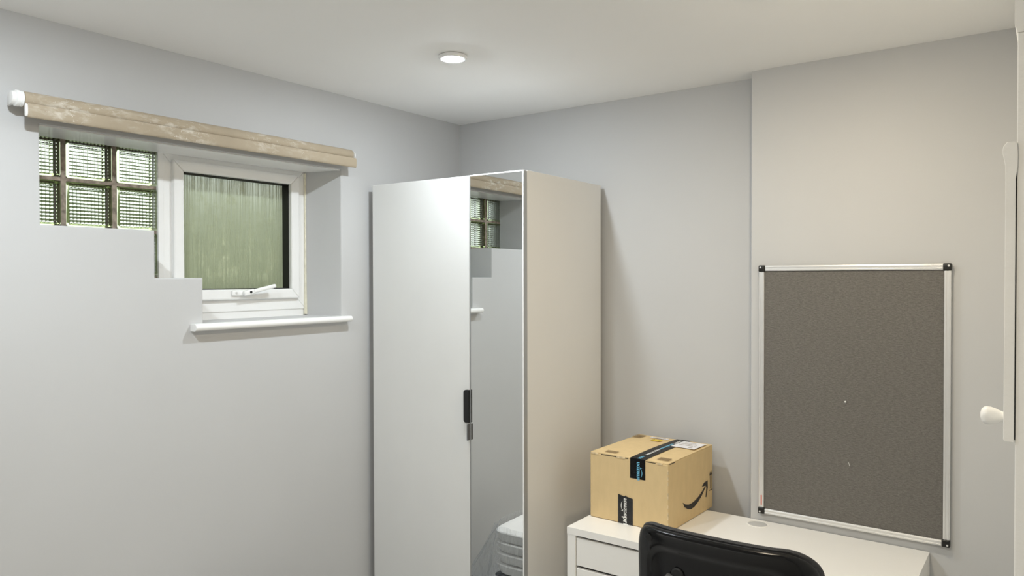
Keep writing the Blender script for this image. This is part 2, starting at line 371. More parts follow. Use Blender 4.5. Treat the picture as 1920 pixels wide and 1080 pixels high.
# lever handle with key lock, standing slightly open
hd = obj('handle_base', box(FX + .014, FX + .026, -1.143, -1.065, 1.559, 1.582, 0.006, 3), GLOSSW, w1, True)
hb = bmesh.new()
add_box(hb, -0.006, 0.010, -0.014, 0.030, -0.010, 0.010, 0.005, 3)
add_box(hb, 0.000, 0.012, 0.024, 0.118, -0.0075, 0.0075, 0.005, 3)
hv = obj('handle_lever', hb, GLOSSW, hd, True, loc=(FX + .032, -1.087, 1.5705), rot=(R(13), 0, R(-9)))
obj('key_lock', lathe([(0.005, 0), (0.005, 0.002), (0.0025, 0.0025)], 'x', 16, (FX + .043, -1.076, 1.5735)), BLACK, hd)
obj('latch_screw', lathe([(0.0045, 0), (0.004, 0.0015)], 'x', 16, (FX + .026, -1.127, 1.5705)), ALU, hd)

# ------------------------------------------------------------------ window 2: glass blocks
w2 = thing('window_2', 'panel of clear grid-patterned glass blocks in dirty mortar beside the casement', 'window', (0, 0, 0), kind='structure')
BS = 0.141; NCELL = 11; STEP = (0, .11, .30, .5, .70, .89); SUB = 6; RIM = 0.010
def glass_block_mesh():
    bm = bmesh.new(); T = 0.078; n = NCELL * SUB; h = BS / 2; inn = h - RIM; cs = 2 * inn / NCELL
    V = {}
    pos = [-inn + cs * (k // SUB + STEP[k % SUB]) for k in range(n + 1)]
    prof = [0 if k % SUB == 0 else math.sin(math.pi * STEP[k % SUB]) ** .75 for k in range(n + 1)]
    for i in range(n + 1):
        for j in range(n + 1): V[i, j] = bm.verts.new((-0.006 + 0.0030 * prof[i] * prof[j], pos[i], pos[j]))
    for i in range(n):
        for j in range(n): bm.faces.new([V[i, j], V[i + 1, j], V[i + 1, j + 1], V[i, j + 1]]).material_index = 2 if i % SUB in (0, SUB - 1) else 0
    ring = [V[i, 0] for i in range(n)] + [V[n, j] for j in range(n)] + [V[i, n] for i in range(n, 0, -1)] + [V[0, j] for j in range(n, 0, -1)]
    def loop(sz, x, rr):
        out = []
        for v in ring:
            y, z = v.co.y / inn, v.co.z / inn; p = Vector((y * sz, z * sz)); c = sz - rr
            if abs(p.x) > c and abs(p.y) > c:
                q = Vector((math.copysign(c, p.x), math.copysign(c, p.y))); d = (p - q); p = q + d.normalized() * min(rr, d.length)
            out.append(bm.verts.new((x, p.x, p.y)))
        return out
    loops = [ring, loop(h - 0.006, 0.0, .008), loop(h - 0.001, -0.003, .010), loop(h, -0.010, .010), loop(h, -T + .006, .010), loop(h - 0.006, -T, .008)]
    for k, (a, b) in enumerate(zip(loops, loops[1:])):
        for i in range(len(a)):
            f = bm.faces.new([a[i], a[(i + 1) % len(a)], b[(i + 1) % len(a)], b[i]]); f.material_index = 1; f.smooth = True
    f = bm.faces.new(loops[-1]); f.material_index = 0
    bmesh.ops.recalc_face_normals(bm, faces=bm.faces)
    for f in bm.faces:
        if f.material_index != 1: f.smooth = len(f.verts) == 4
    me = bpy.data.meshes.new('glass_block'); bm.to_mesh(me); bm.free(); me.materials.append(GB_CLEAR); me.materials.append(GB_RIM); me.materials.append(GB_GROOVE_SHADE)
    return me
gb = glass_block_mesh(); PY, PZ = 0.156, 0.152; GX = -0.174
cols = [-1.7875, -1.6315, -1.4755]; rows = [2.012, 1.860, 1.708]
for ci, cy in enumerate(cols):
    for ri, rz in enumerate(rows):
        if ri == 2 and ci != 2: continue
        link('glass_block', gb, w2, (GX, cy, rz))
bm = bmesh.new()
for y in (-1.7095, -1.5535): add_box(bm, GX - .07, GX - .004, y - .0078, y + .0078, 1.62, 2.075)
add_box(bm, GX - .07, GX - .003, -1.4028, -1.3935, 1.62, 2.075)
for z in (1.936, 1.784): add_box(bm, GX - .0695, GX - .0045, -1.86, -1.40, z - .0057, z + .0057)
add_box(bm, GX - .07, GX - .002, -1.86, -1.39, 2.0605, 2.075); add_box(bm, GX - .07, GX - .002, -1.55, -1.39, 1.615, 1.6315)
obj('mortar', bm, MORTAR, w2)

# ------------------------------------------------------------------ roller blind
rb = thing('roller_blind', 'rolled-up beige roller blind smeared with plaster above the window', 'blind', (0, -1.318, 2.06))
oy, oz = -1.318, 2.06
def rbo(name, bm, m, smooth=True): return obj(name, bm, m, rb, smooth)
rz, rx, rr = 2.1165 - oz, 0.042, 0.0215
rbo('rolled_cloth', lathe([(rr - .001, -1.9035 - oy), (rr, -1.902 - oy), (rr + .0004, -1.3 - oy), (rr, -0.734 - oy), (rr - .001, -0.7325 - oy)], 'y', 40, (rx, 0, rz)), BLIND)
# hem bar: flattened tube wrapped in cloth hanging under the roll
hp = []
for k in range(20):
    a = 2 * math.pi * k / 20
    hp.append((0.0620 + 0.0062 * math.cos(a) * (1.0), 2.0850 - oz + 0.0196 * math.copysign(abs(math.sin(a)) ** 0.7, math.sin(a))))
rbo('hem_bar', prism(hp, 'y', -1.9000 - oy, -0.7233 - oy), BLIND)
rbo('hem_end_cap', prism([(0.062 + (p[0] - 0.062) * .9, 2.0850 - oz + (p[1] - 2.0850 + oz) * .9) for p in hp], 'y', -1.9055 - oy, -1.8995 - oy, 0.001), GLOSSW)
rbo('drive_end_cap', lathe([(0.0135, -1.9345 - oy), (0.017, -1.9335 - oy), (0.019, -1.925 - oy), (0.0205, -1.924 - oy), (0.0225, -1.922 - oy), (0.0225, -1.9155 - oy), (0.0195, -1.915 - oy), (0.0195, -1.912 - oy), (0.0215, -1.911 - oy), (0.0215, -1.9055 - oy), (0.016, -1.905 - oy)], 'y', 36, (rx, 0, rz)), GLOSSW)
rbo('pin_end_cap', lathe([(0.0135, -0.7335 - oy), (0.0135, -0.727 - oy), (0.006, -0.7265 - oy), (0.006, -0.723 - oy), (0.0165, -0.7225 - oy), (0.0165, -0.7195 - oy), (0.012, -0.718 - oy)], 'y', 32, (rx, 0, rz)), GLOSSW)
for y0, y1 in ((-1.926, -1.920), (-0.7225, -0.7195)):
    rbo('bracket', box(0.0, rx + .004, y0 - oy, y1 - oy, rz - .016, rz + .016, 0.001), GLOSSW, False)

# ------------------------------------------------------------------ wardrobe
WROT = R(1.0613); WW = 0.756; WH = 2.01; WD = 0.575; SPL = 0.5105
wr = thing('wardrobe', 'tall white wardrobe with one plain door and one narrow mirrored door', 'wardrobe', (0.040, -0.6133, 0), WROT)
t = 0.018
obj('side_panel', box(0, t, .022, WD, 0, WH, .001), LAMW, wr); obj('side_panel', box(WW - t, WW, .022, WD, 0, WH, .001), LAMW, wr)
obj('top_panel', box(t, WW - t, .022, WD, WH - t, WH - .0005), LAMW, wr); obj('bottom_panel', box(t, WW - t, .022, WD, .06, .06 + t), LAMW, wr)
obj('back_panel', box(t, WW - t, WD - .006, WD - .001, .06 + t, WH - t), LAMW, wr); obj('plinth', box(t, WW - t, .05, .066, 0, .06), LAMW, wr)
obj('shelf', box(t, WW - t, .04, WD - .006, 1.70, 1.70 + t), LAMW, wr)
d1 = obj('door', box(0.0005, SPL - .0015, 0, .020, .03, WH - .002, .0015), DOORW, wr); d1['label'] = 'plain satin white door'
obj('edge_trim', box(SPL - .0105, SPL - .0015, -.0008, .0005, .03, WH - .002, .0003), DOORW, d1)
# black recessed-edge pull and the small grey bumper below it
hp = []
x1, z0, z1, rr = SPL + .001, 1.0815, 1.2045, 0.010; x0 = x1 - .0245
for cx, cz, a0 in ((x0 + rr, z0 + rr, 180), ):
    hp += [(cx + rr * math.cos(R(a)), cz + rr * math.sin(R(a))) for a in range(a0, a0 + 91, 15)]
hp += [(x1, z0), (x1, z1)]
hp += [(x0 + rr + rr * math.cos(R(a)), z1 - rr + rr * math.sin(R(a))) for a in range(90, 181, 15)]
h = obj('handle', prism(hp, 'y', -0.011, 0.001, .0008), BLACK, d1); h['label'] = 'black edge pull'
h = obj('bumper', box(SPL - .004, SPL + .0006, -0.016, .001, 1.016, 1.076, .0008), CHGREY, d1); h['label'] = 'small grey bumper'
d2 = obj('door', box(SPL + .0015, WW - .0005, .006, .020, .03, WH - .001, .001), LAMW, wr); d2['label'] = 'narrow mirrored door'
obj('mirror', box(SPL + .0035, WW - .006, 0.0006, .0058, .034, WH - .0055), MIRROR, d2)
obj('mirror_trim', box(SPL + .0015, SPL + .0035, -.0006, .0059, .03, WH - .001), ALUD, d2); obj('mirror_trim', box(WW - .006, WW - .0015, -.0006, .0059, .03, WH - .001), GLOSSW, d2)
obj('mirror_trim', box(SPL + .0035, WW - .006, -.0004, .0058, WH - .0055, WH - .001), GLOSSW, d2)
obj('edge_band', box(WW - .0005, WW + .0004, 0.0, .020, .03, WH - .003), ALUD, d2)

# ------------------------------------------------------------------ desk
DX0, DX1, DY0, DY1, DZ = 0.9525, 2.009, -0.5640, -0.102, 0.757
# the breast starts at x=1.44; the part of the desk left of it reaches the same back line
dk = thing('desk', 'white desk with a drawer unit on its left end under the notice board', 'desk', ((DX0 + DX1) / 2, (DY0 + DY1) / 2, 0))
bx, by = (DX0 + DX1) / 2, (DY0 + DY1) / 2
def dko(name, x0, x1, y0, y1, z0, z1, m=DESKW, bev=.0012, parent=None):
    return obj(name, box(x0 - bx, x1 - bx, y0 - by, y1 - by, z0, z1, bev), m, parent or dk)
# top with a round cable hole
bm = bmesh.new(); hx, hy, hr = 1.484 - bx, -0.1500 - by, 0.032; N = 32
for z in (DZ - .024, DZ):
    pass
out = [(DX0 - bx, DY0 - by), (DX1 - bx, DY0 - by), (DX1 - bx, DY1 - by), (DX0 - bx, DY1 - by)]
def topface(z):
    o = [bm.verts.new((p[0], p[1], z)) for p in out]; h = [bm.verts.new((hx + hr * math.cos(2 * math.pi * k / N), hy + hr * math.sin(2 * math.pi * k / N), z)) for k in range(N)]
    ed = [bm.edges.new((o[i], o[(i + 1) % 4])) for i in range(4)] + [bm.edges.new((h[i], h[(i + 1) % N])) for i in range(N)]
    bmesh.ops.triangle_fill(bm, edges=ed, use_beauty=True); return o, h
oa, ha = topface(DZ - .024); ob, hb_ = topface(DZ)
for i in range(4): bm.faces.new([oa[i], oa[(i + 1) % 4], ob[(i + 1) % 4], ob[i]])
for i in range(N): bm.faces.new([ha[(i + 1) % N], ha[i], hb_[i], hb_[(i + 1) % N]])
bad = [f for f in bm.faces if len(f.verts) == 3 and (f.calc_center_median().xy - Vector((hx, hy))).length < hr * .98 and all((v.co.xy - Vector((hx, hy))).length < hr * 1.01 for v in f.verts)]
bmesh.ops.delete(bm, geom=bad, context='FACES_ONLY')
bmesh.ops.recalc_face_normals(bm, faces=bm.faces)
obj('desktop', bm, DESKW, dk)
dko('side_panel', DX0, DX0 + .034, DY0 + .001, DY1, 0, DZ - .024); dko('side_panel', DX1 - .034, DX1, DY0 + .03, DY1, 0, DZ - .024)
DU = DX0 + .40
dko('divider_panel', DU, DU + .018, DY0 + .002, DY1, .08, DZ - .024); dko('unit_base', DX0 + .034, DU, DY0 + .01, DY1, .08, .096)
dko('back_panel', DU + .018, DX1 - .034, DY1 - .02, DY1 - .004, .42, DZ - .024); dko('drawer_back', DX0 + .034, DU, DY1 - .012, DY1 - .004, .096, DZ - .024)
zt = DZ - .024 - .0085
for k, hgt in enumerate((.096, .096, .175, .175)):
    dr = dko('drawer', DX0 + .0365, DU - .002, DY0 + .003, DY0 + .019, zt - hgt, zt - .001, bev=.0015)
    dko('drawer_tray', DX0 + .045, DU - .010, DY0 + .0195, DY1 - .03, zt - hgt + .02, zt - hgt + .055, LAMW, 0, dr)
    zt -= hgt + .0085
gr = bmesh.new(); lathe([(0.031, DZ - .020), (0.038, DZ + .0004), (0.0378, DZ + .0014), (0.0365, DZ + .0018), (0.0335, DZ + .0018), (0.032, DZ - .004)], 'z', 40, (hx, hy, 0), gr)
g = obj('cable_grommet', gr, DESKW, dk, True)
obj('grommet_cap', lathe([(0.0305, DZ - .012), (0.0315, DZ - .0005), (0.029, DZ + .0002), (0.0, DZ + .0002)][:3], 'z', 40, (hx, hy, 0)), mat('grommet_grey', (0.52, 0.52, 0.51), 0.4), g, True)

# ------------------------------------------------------------------ cardboard parcel on the desk
BW, BD, BH = 0.3084, 0.372, 0.2370
pb = thing('cardboard_box', 'brown cardboard parcel box sealed with black printed tape on the desk', 'box', (0.9620, -0.4180, DZ + .0005), -0.0334)
c = .004
bm = box(0, BW, 0, BD, 0.001, BH - .004, .0025, 2)
obj('carton', bm, CARD, pb)
SEAM = BW * .625
def bulge(name, x0, x1, top):
    bm = bmesh.new(); n, mdiv = 8, 10; V = {}
    for i in range(n + 1):
        for j in range(mdiv + 1):
            x = x0 + (x1 - x0) * i / n; y = .001 + (BD - .002) * j / mdiv
            z = BH - .0005 + 0.0035 * math.sin(math.pi * i / n) * math.sin(math.pi * j / mdiv) + random.uniform(-.0003, .0003)
            V[i, j] = bm.verts.new((x, y, z))
    for i in range(n):
        for j in range(mdiv): bm.faces.new([V[i, j], V[i + 1, j], V[i + 1, j + 1], V[i, j + 1]])
    ex = bmesh.ops.extrude_face_region(bm, geom=list(bm.faces))
    for v in ex['geom']:
        if isinstance(v, bmesh.types.BMVert): v.co.z = BH - .0038
    bmesh.ops.recalc_face_normals(bm, faces=bm.faces)
    return obj(name, bm, CARD, pb, True)
bulge('flap', .001, SEAM - .001, 0); bulge('flap', SEAM + .001, BW - .001, 0)
# dark strips paint in the shade under the flap edge; little torn tabs along the front top edge
obj('flap_gap_shade', box(.045, .155, -.0004, .002, BH - .0062, BH - .0042), INK, pb); obj('flap_gap_shade', box(.225, .262, -.0004, .002, BH - .0062, BH - .0045), INK, pb)
obj('flap_gap_shade', box(BW - .002, BW + .0004, .012, .052, BH - .0058, BH - .004), INK, pb)
for x, w in ((.108, .036), (.268, .02), (.004, .03)): obj('torn_tab', box(x, x + w, -.0014, .004, BH - .0085, BH - .0015, .001), CARDIN, pb)
for k in range(9):
    z = .02 + k * .023 + random.uniform(-.006, .006); obj('worn_corner', box(BW - .003, BW + .0006, -.0006, .003, z, z + random.uniform(.006, .016), .0006), CARDIN, pb)
# black tape: over the top and down the front, and a second strip low on the front
T0, T1 = BW * .530, BW * .722
def tape_top():
    bm = bmesh.new(); prev = None; pts = []
    for j in range(13):
        y = BD * j / 12; pts.append((y, BH + .0003 + 0.0036 * math.sin(math.pi * j / 12) * .95))
    pts = [(-.0007, BH - .071), (-.0007, BH - .003)] + pts + [(BD + .0008, BH - .003), (BD + .0008, BH - .06)]
    for y, z in pts:
        cur = (bm.verts.new((T0, y, z + .0006)), bm.verts.new((T1, y, z + .0006)))
        if prev: bm.faces.new([prev[0], prev[1], cur[1], cur[0]])
        prev = cur
    bmesh.ops.solidify(bm, geom=list(bm.faces), thickness=0.0003)
    bmesh.ops.recalc_face_normals(bm, faces=bm.faces)
    return bm
tp = obj('tape', tape_top(), TAPE, pb); tp['label'] = 'black printed tape over the top seam'
L0, L1 = BW * .375, BW * .565
bm = bmesh.new()
prism_pts = [(L0, .0), (L1, .0), (L1, .094), (L0 + .034, .098), (L0 + .030, .101), (L0 + .024, .097), (L0, .102)]
tp2 = obj('tape', prism(prism_pts, 'y', -.0010, -.0004), TAPE, pb); tp2['label'] = 'black printed tape low on the front'
MW = lambda o, x, y: frame_m(o, x, y)
tc_ = (T0 + T1) / 2
text('tape_lettering', 'amazon', .021, TBLUE, tp, MW((tc_ + .001, -.0016, BH - .042), (0, 0, 1), (-1, 0, 0)), .0006)
def smile(size, m, name, parent, mw):
    """curved arrow under a word: tapered crescent and a hooked head, unit width = size"""
    up = []; lo = []
    for k in range(15):
        s = k / 14; x = -0.5 + s * 0.93
        yu = -0.115 * math.sin(math.pi * min(1, s * .98)) ** .9 + 0.02 * s; th = 0.075 * math.sin(math.pi * min(1, .08 + s * .88)) ** .8
        up.append((x * size, yu * size)); lo.append((x * size, (yu - th) * size))
    bm = bmesh.new(); a = [bm.verts.new((p[0], p[1], 0)) for p in up]; b = [bm.verts.new((p[0], p[1], 0)) for p in lo]
    for k in range(14): bm.faces.new([b[k], b[k + 1], a[k + 1], a[k]])
    hd = [(.31, .03), (.40, .07), (.52, .07), (.52, -.04), (.47, -.15), (.45, -.14), (.47, -.02), (.44, .02), (.38, .03)]
    v = [bm.verts.new((p[0] * size, p[1] * size, 0)) for p in hd]; bm.faces.new(v[::-1])
    bmesh.ops.transform(bm, matrix=mw, verts=bm.verts)
    return obj(name, bm, m, parent)
smile(.034, TBLUE, 'tape_smile', tp, MW((tc_ + .0125, -.0016, BH - .046), (0, 0, 1), (-1, 0, 0)))
for k, (yy, wd, cm) in enumerate(((.012, 'prime', TBLUE), (.075, 'amazon', TWHITE), (.128, 'prime', TWHITE), (.182, 'amazon', TBLUE), (.235, 'prime', TBLUE), (.30, 'amazon', TWHITE))):
    z = BH + .0003 + .0036 * math.sin(math.pi * yy / BD) * .95 + .0014
    text('tape_lettering', wd, .019, cm, tp, MW((tc_ + .001, yy + .012, z), (0, 1, 0), (-1, 0, 0)), .0005)
lc = (L0 + L1) / 2
text('tape_lettering', 'amazon', .021, TWHITE, tp2, MW((lc + .001, -.0016, .059), (0, 0, -1), (1, 0, 0)), .0005)
text('tape_lettering', 'pri', .026, TWHITE, tp2, MW((lc + .0005, -.0016, .012), (0, 0, -1), (1, 0, 0)), .0008)
smile(.034, TWHITE, 'tape_smile', tp2, MW((lc - .0115, -.0016, .062), (0, 0, -1), (1, 0, 0)))
# big printed curved arrow and the this-way-up arrows on the right side
def side_pt(u, v): return (BW + .0006, u * BD, v * BH)
up = [(.30, .335), (.36, .285), (.43, .255), (.50, .250), (.58, .265), (.66, .295), (.74, .345), (.815, .405)]
lo = [(.30, .335), (.34, .255), (.41, .195), (.48, .165), (.56, .170), (.65, .215), (.74, .285), (.83, .385)]
bm = bmesh.new(); a = [bm.verts.new(side_pt(*p)) for p in up]; b = [bm.verts.new(side_pt(*p)) for p in lo[1:]]
b = [a[0]] + b
bm.faces.new([a[0], b[1], a[1]])
for k in range(1, len(up) - 1): bm.faces.new([b[k], b[k + 1], a[k + 1], a[k]])
hd = [(.735, .415), (.79, .465), (.875, .470), (.88, .36), (.845, .215), (.825, .225), (.845, .36), (.83, .40), (.79, .41)]
vs = [bm.verts.new(side_pt(*p)) for p in hd]; bm.faces.new(vs)
bmesh.ops.recalc_face_normals(bm, faces=bm.faces)
obj('smile_print', bm, INK, pb)
bm = bmesh.new()
for u in (.935, .972):
    add_box(bm, BW + .0002, BW + .0007, (u - .004) * BD, (u + .004) * BD, .315 * BH, .56 * BH)
    v = [bm.verts.new(side_pt(*q)) for q in ((u - .016, .53), (u + .016, .53), (u, .605))]; bm.faces.new(v)
add_box(bm, BW + .0002, BW + .0007, .915 * BD, .99 * BD, .288 * BH, .300 * BH)
obj('this_way_up_print', bm, INK, pb)
# labels and print on the top
def zt_(s, tt): return BH + .0004 + .0030 * math.sin(math.pi * min(1, max(0, s))) ** .3 * math.sin(math.pi * tt)
def top_label(name, s0, s1, t0, t1, m, dz=0.0, sk=0.0, parent=pb):
    bm = bmesh.new(); nn = 4; V = {}
    for i in range(nn + 1):
        for j in range(nn + 1):
            s = s0 + (s1 - s0) * i / nn + sk * j / nn; tt = t0 + (t1 - t0) * j / nn; V[i, j] = bm.verts.new((s * BW, tt * BD, BH + .0047 * math.sin(math.pi * tt) ** .6 + .0004 + dz))
    for i in range(nn):
        for j in range(nn): bm.faces.new([V[i, j], V[i + 1, j], V[i + 1, j + 1], V[i, j + 1]])
    return obj(name, bm, m, parent)
lb = top_label('shipping_label', .665, .965, .62, .93, PAPER, .0006)
for t0, s0, s1 in ((.86, .72, .86), (.80, .70, .90), (.74, .70, .88), (.735, .90, .93), (.66, .86, .92)): top_label('label_print', s0, s1, t0, t0 + .012, PRINT, .0009, parent=lb)
lb = top_label('yellow_label', .31, .44, .745, .835, YELLOW, .0002)
text('label_lettering', 'Prime', .014, INK, lb, MW((.375 * BW, .79 * BD, BH + .0062), (1, 0, 0), (0, 1, 0)))
lb = top_label('barcode_label', .22, .46, .885, .945, PAPER, .0002)
top_label('label_print', .25, .43, .91, .922, PRINT, .0006, parent=lb)
for s0, s1, t0, t1 in ((.005, .13, .82, .96), (.155, .305, .055, .125), (.815, .955, .075, .165)):
    n = 6
    for k in range(n): top_label('box_print', s0, s1, t0 + (t1 - t0) * k / n, t0 + (t1 - t0) * (k + .72) / n, PRINT if k % 2 else mat('faint_print', (0.33, 0.23, 0.12), .8), .0002)

# ------------------------------------------------------------------ notice board
BX0, BX1, BZ0, BZ1 = 1.4742, 2.0643, 0.7868, 1.6654; BY = -0.0995
nb = thing('notice_board', 'dark grey felt notice board with an aluminium frame on the wall', 'notice board', ((BX0 + BX1) / 2, BY, BZ0))
mx = (BX0 + BX1) / 2; hw = (BX1 - BX0) / 2; bh = BZ1 - BZ0; fwid = 0.0185
obj('felt_panel', box(-hw + .008, hw - .008, -.011, -.001, .008, bh - .008), FELT, nb)
def rail(x0, x1, z0, z1, vert):
    bm = bmesh.new(); add_box(bm, x0, x1, -.0155, -.001, z0, z1, .0015)
    if vert: add_box(bm, x0 + .0035, x0 + .0062, -.0168, -.015, z0, z1, .0006); add_box(bm, x1 - .0062, x1 - .0035, -.0168, -.015, z0, z1, .0006)
    else: add_box(bm, x0, x1, -.0168, -.015, z0 + .0035, z0 + .0062, .0006); add_box(bm, x0, x1, -.0168, -.015, z1 - .0062, z1 - .0035, .0006)
    return obj('frame_rail', bm, ALU, nb)
cs = .0215
rl = rail(-hw, -hw + fwid, cs, bh - cs, True); rail(hw - fwid, hw, cs, bh - cs, True); rail(-hw + cs, hw - cs, 0, fwid, False); rail(-hw + cs, hw - cs, bh - fwid, bh, False)
bm = box(-hw + .0085, -hw + .0128, -.0172, -.0166, .03, .065); o = obj('rail_sticker', bm, REDL, rl); o['label'] = 'faded red sticker strip'
for sx in (-1, 1):
    for tz in (0, 1):
        x0, x1 = (-hw - .0015, -hw + cs) if sx < 0 else (hw - cs, hw + .0015); z0, z1 = (-.0015, cs) if tz == 0 else (bh - cs, bh + .0015)
        cc = obj('corner_cap', box(x0, x1, -.0195, -.0005, z0, z1, .004, 3), mat('black_corner_plastic', (.014, .014, .013), .35), nb, True)
        sxx = x0 + .0075 if sx < 0 else x1 - .0075; szz = z0 + .0075 if tz == 0 else z1 - .0075
        obj('screw', lathe([(.0032, -.0194), (.003, -.0202), (.0012, -.0203), (.001, -.0199)], 'y', 16, (sxx, 0, szz)), ALU, cc)
# a drawing pin and a bent staple left in the felt
pn = tag(obj('drawing_pin', lathe([(.0012, 0), (.0012, -.003), (.0035, -.0032), (.003, -.0045), (.0015, -.0055)], 'y', 16), ALU, None, True, loc=(1.7615, BY - .011, 1.2095)), 'small silver drawing pin in the middle of the notice board', 'pin')
st = tag(obj('staple', tube([(0, .003, .004), (0, -.002, .004), (.003, -.004, .000), (.004, -.003, -.008), (.003, .003, -.009)], .0006, 6), ALU, None, True, loc=(1.771, BY - .0115, 1.005)), 'bent wire staple low in the notice board below the pin', 'staple')

# ------------------------------------------------------------------ built-in cupboard at the right edge
CX, CYN = 2.2700, -1.25
cu = thing('built_in_cupboard', 'old white painted built-in cupboard at the right edge with a small knobbed door', 'cupboard', (CX, CYN, 0))
WID = RIGHT - CX - .002; LEN = -0.103 - CYN
obj('cupboard_carcass', box(0, WID, 0, LEN, 0, 2.035, .0015), CREAMW, cu)
fr = [(-.0045, CEIL - .001), (-.0045, 2.052), (-.0035, 2.046), (-.001, 2.040), (0.0, 2.035), (WID, 2.035), (WID, CEIL - .001)]
obj('frieze', prism([(p[0], p[1]) for p in fr], 'y', -.002, LEN), CREAMW, cu)
# slab door: its near edge faces the room, its face looks at the window wall
dz0, dz1 = 1.3455, 1.8525
dp = [(-.0165, dz0 + .003), (-.0145, dz0), (-.0012, dz0), (-.0012, dz1 - .062), (.0012, dz1 - .045), (.0018, dz1 - .02), (.0005, dz1 - .002), (-.003, dz1), (-.0135, dz1), (-.0185, dz1 - .006), (-.0205, dz1 - .016), (-.0185, dz1 - .026), (-.0160, dz1 - .040), (-.0155, dz1 - .06)]
dr = obj('door', prism(dp, 'y', -.004, .46, .0008), CREAMW, cu); dr['label'] = 'small thickly painted overlay door'
obj('door_gap_shade', box(-.0012, .0001, -.001, .46, dz0 + .004, dz1 - .05), BLACK, dr)  # black strip paints the shade in the gap behind the door
kn = [(.0080, -.0155), (.0085, -.019), (.0105, -.024), (.0135, -.030), (.0155, -.037), (.0160, -.0425), (.0145, -.047), (.0105, -.0505), (.005, -.052), (.001, -.0522)]
obj('knob', lathe(kn, 'x', 32, (0, .035, 1.3815)), CREAMW, dr, True)

# ------------------------------------------------------------------ office chair in front of the desk
CHX, CHY = 1.668, -0.845
ch = thing('office_chair', 'black office chair with a glossy shell back in front of the desk', 'chair', (CHX, CHY, 0), R(0.5))
TOPZ = 1.006
def back_map(s, tt, dep):
    """s -1..1 across, tt 0 top..1 bottom, dep towards the viewer (rear)"""
    z = TOPZ - tt * 0.42
    hwid = 0.226 + 0.012 * min(1, tt / .45) - 0.05 * max(0, (tt - .6) / .4)
    y = -0.225 + 0.085 * tt + 0.030 * s * s + 0.060 * s ** 6 - 0.012 * math.sin(math.pi * tt) - dep
    return Vector((s * hwid, y, z - 0.004 * (s * s)))
def outline():
    """rounded rectangle in (s, tt) with wide shoulders"""
    pts = []
    for cs_, ct_, a0, rs, rt_ in ((.70, .17, 0, .30, .17), (-.70, .17, 90, .30, .17), (-.72, .80, 180, .28, .20), (.72, .80, 270, .28, .20)):
        for k in range(13):
            a = R(a0 + 90 * k / 12); pts.append((cs_ + rs * math.cos(a), ct_ - rt_ * math.sin(a)))
    full = []
    for i, p in enumerate(pts):
        q = pts[(i + 1) % len(pts)]; d = math.hypot(q[0] - p[0], q[1] - p[1]); m = max(1, int(d / .09))
        for k in range(m): full.append((p[0] + (q[0] - p[0]) * k / m, p[1] + (q[1] - p[1]) * k / m))
    return full
OUT = outline()
def shell(rings, p=5.0):
    bm = bmesh.new(); prev = None; first = None
    for sc_s, sc_t, dep in rings:
        r = [bm.verts.new(back_map(q[0] * sc_s, 0.5 + (q[1] - .5) * sc_t, dep)) for q in OUT]
        if prev:
            for i in range(len(r)): bm.faces.new([prev[i], prev[(i + 1) % len(r)], r[(i + 1) % len(r)], r[i]])
        else: first = r
        prev = r
    bm.faces.new(prev); bm.faces.new(first[::-1])
    bmesh.ops.recalc_face_normals(bm, faces=bm.faces)
    return bm
inner = [(k / 8 * .72, k / 8 * .70, .003) for k in range(7, 0, -1)]
obj('back_shell', shell([(.94, .955, -.002), (.975, .985, .000), (.985, .990, .006), (.982, .986, .012), (.965, .972, .017), (.93, .945, .0175), (.90, .92, .0135), (.82, .82, .012), (.785, .775, .011), (.76, .745, .005), (.72, .70, .003)] + inner), CHBLK, ch, True)
front = [(k / 6 * .9, k / 6 * .9, -.034) for k in range(5, 0, -1)]
obj('back_cushion', shell([(.94, .955, -.001), (.99, .998, -.001), (1.0, 1.006, -.008), (.992, 1.0, -.018), (.96, .975, -.028), (.9, .9, -.034)] + front), CHFAB, ch, True)
p = back_map(-.74, .075, .0165); obj('screw_hole_shade', lathe([(.009, .002), (.009, -.0012), (.007, -.002)], 'y', 20, tuple(p)), BLACK, ch)  # black disc stands in for the shade of a recessed screw hole
p = back_map(-.43, .30, .012)
kb = bmesh.new(); add_box(kb, -.020, .022, -.008, .006, -.012, .012, .004)
obj('lumbar_lever', kb, CHGREY, ch, loc=tuple(p), rot=(0, R(12), 0))
obj('lever_recess_shade', lathe([(.016, .002), (.016, -.001), (.012, -.003)], 'y', 20, tuple(p + Vector((.010, .001, .018)))), BLACK, ch)  # black disc painted in for the dark hollow beside the lever
obj('back_stem', tube([(0, -.16, .62), (0, -.165, .50), (0, -.12, .415), (0, .02, .40)], [.022, .024, .024, .024], 12), CHBLK, ch, True)
bm = box(-.235, .235, -.10, .36, .415, .495, .035, 4); obj('seat', bm, CHFAB, ch, True)
obj('seat_plate', box(-.10, .10, -.02, .22, .385, .416, .006), CHBLK, ch)
obj('gas_lift', lathe([(.028, .10), (.028, .25), (.016, .255), (.016, .386)], 'z', 24, (0, .10, 0)), CHROME, ch, True)
for k in range(5):
    a = R(90 + 72 * k); ux, uy = math.cos(a), math.sin(a)
    lg = obj('base_leg', tube([(0, .10, .105), (ux * .12, .10 + uy * .12, .10), (ux * .26, .10 + uy * .26, .072)], [.024, .02, .014], 10), CHBLK, ch, True)
    cx, cy = ux * .26, .10 + uy * .26
    wb = bmesh.new(); lathe([(.020, -.022), (.025, -.018), (.025, -.004), (.012, -.003), (.012, .003), (.025, .004), (.025, .018), (.020, .022)], 'x', 20, (cx, cy, .025), wb); obj('caster', wb, CHBLK, lg, True)

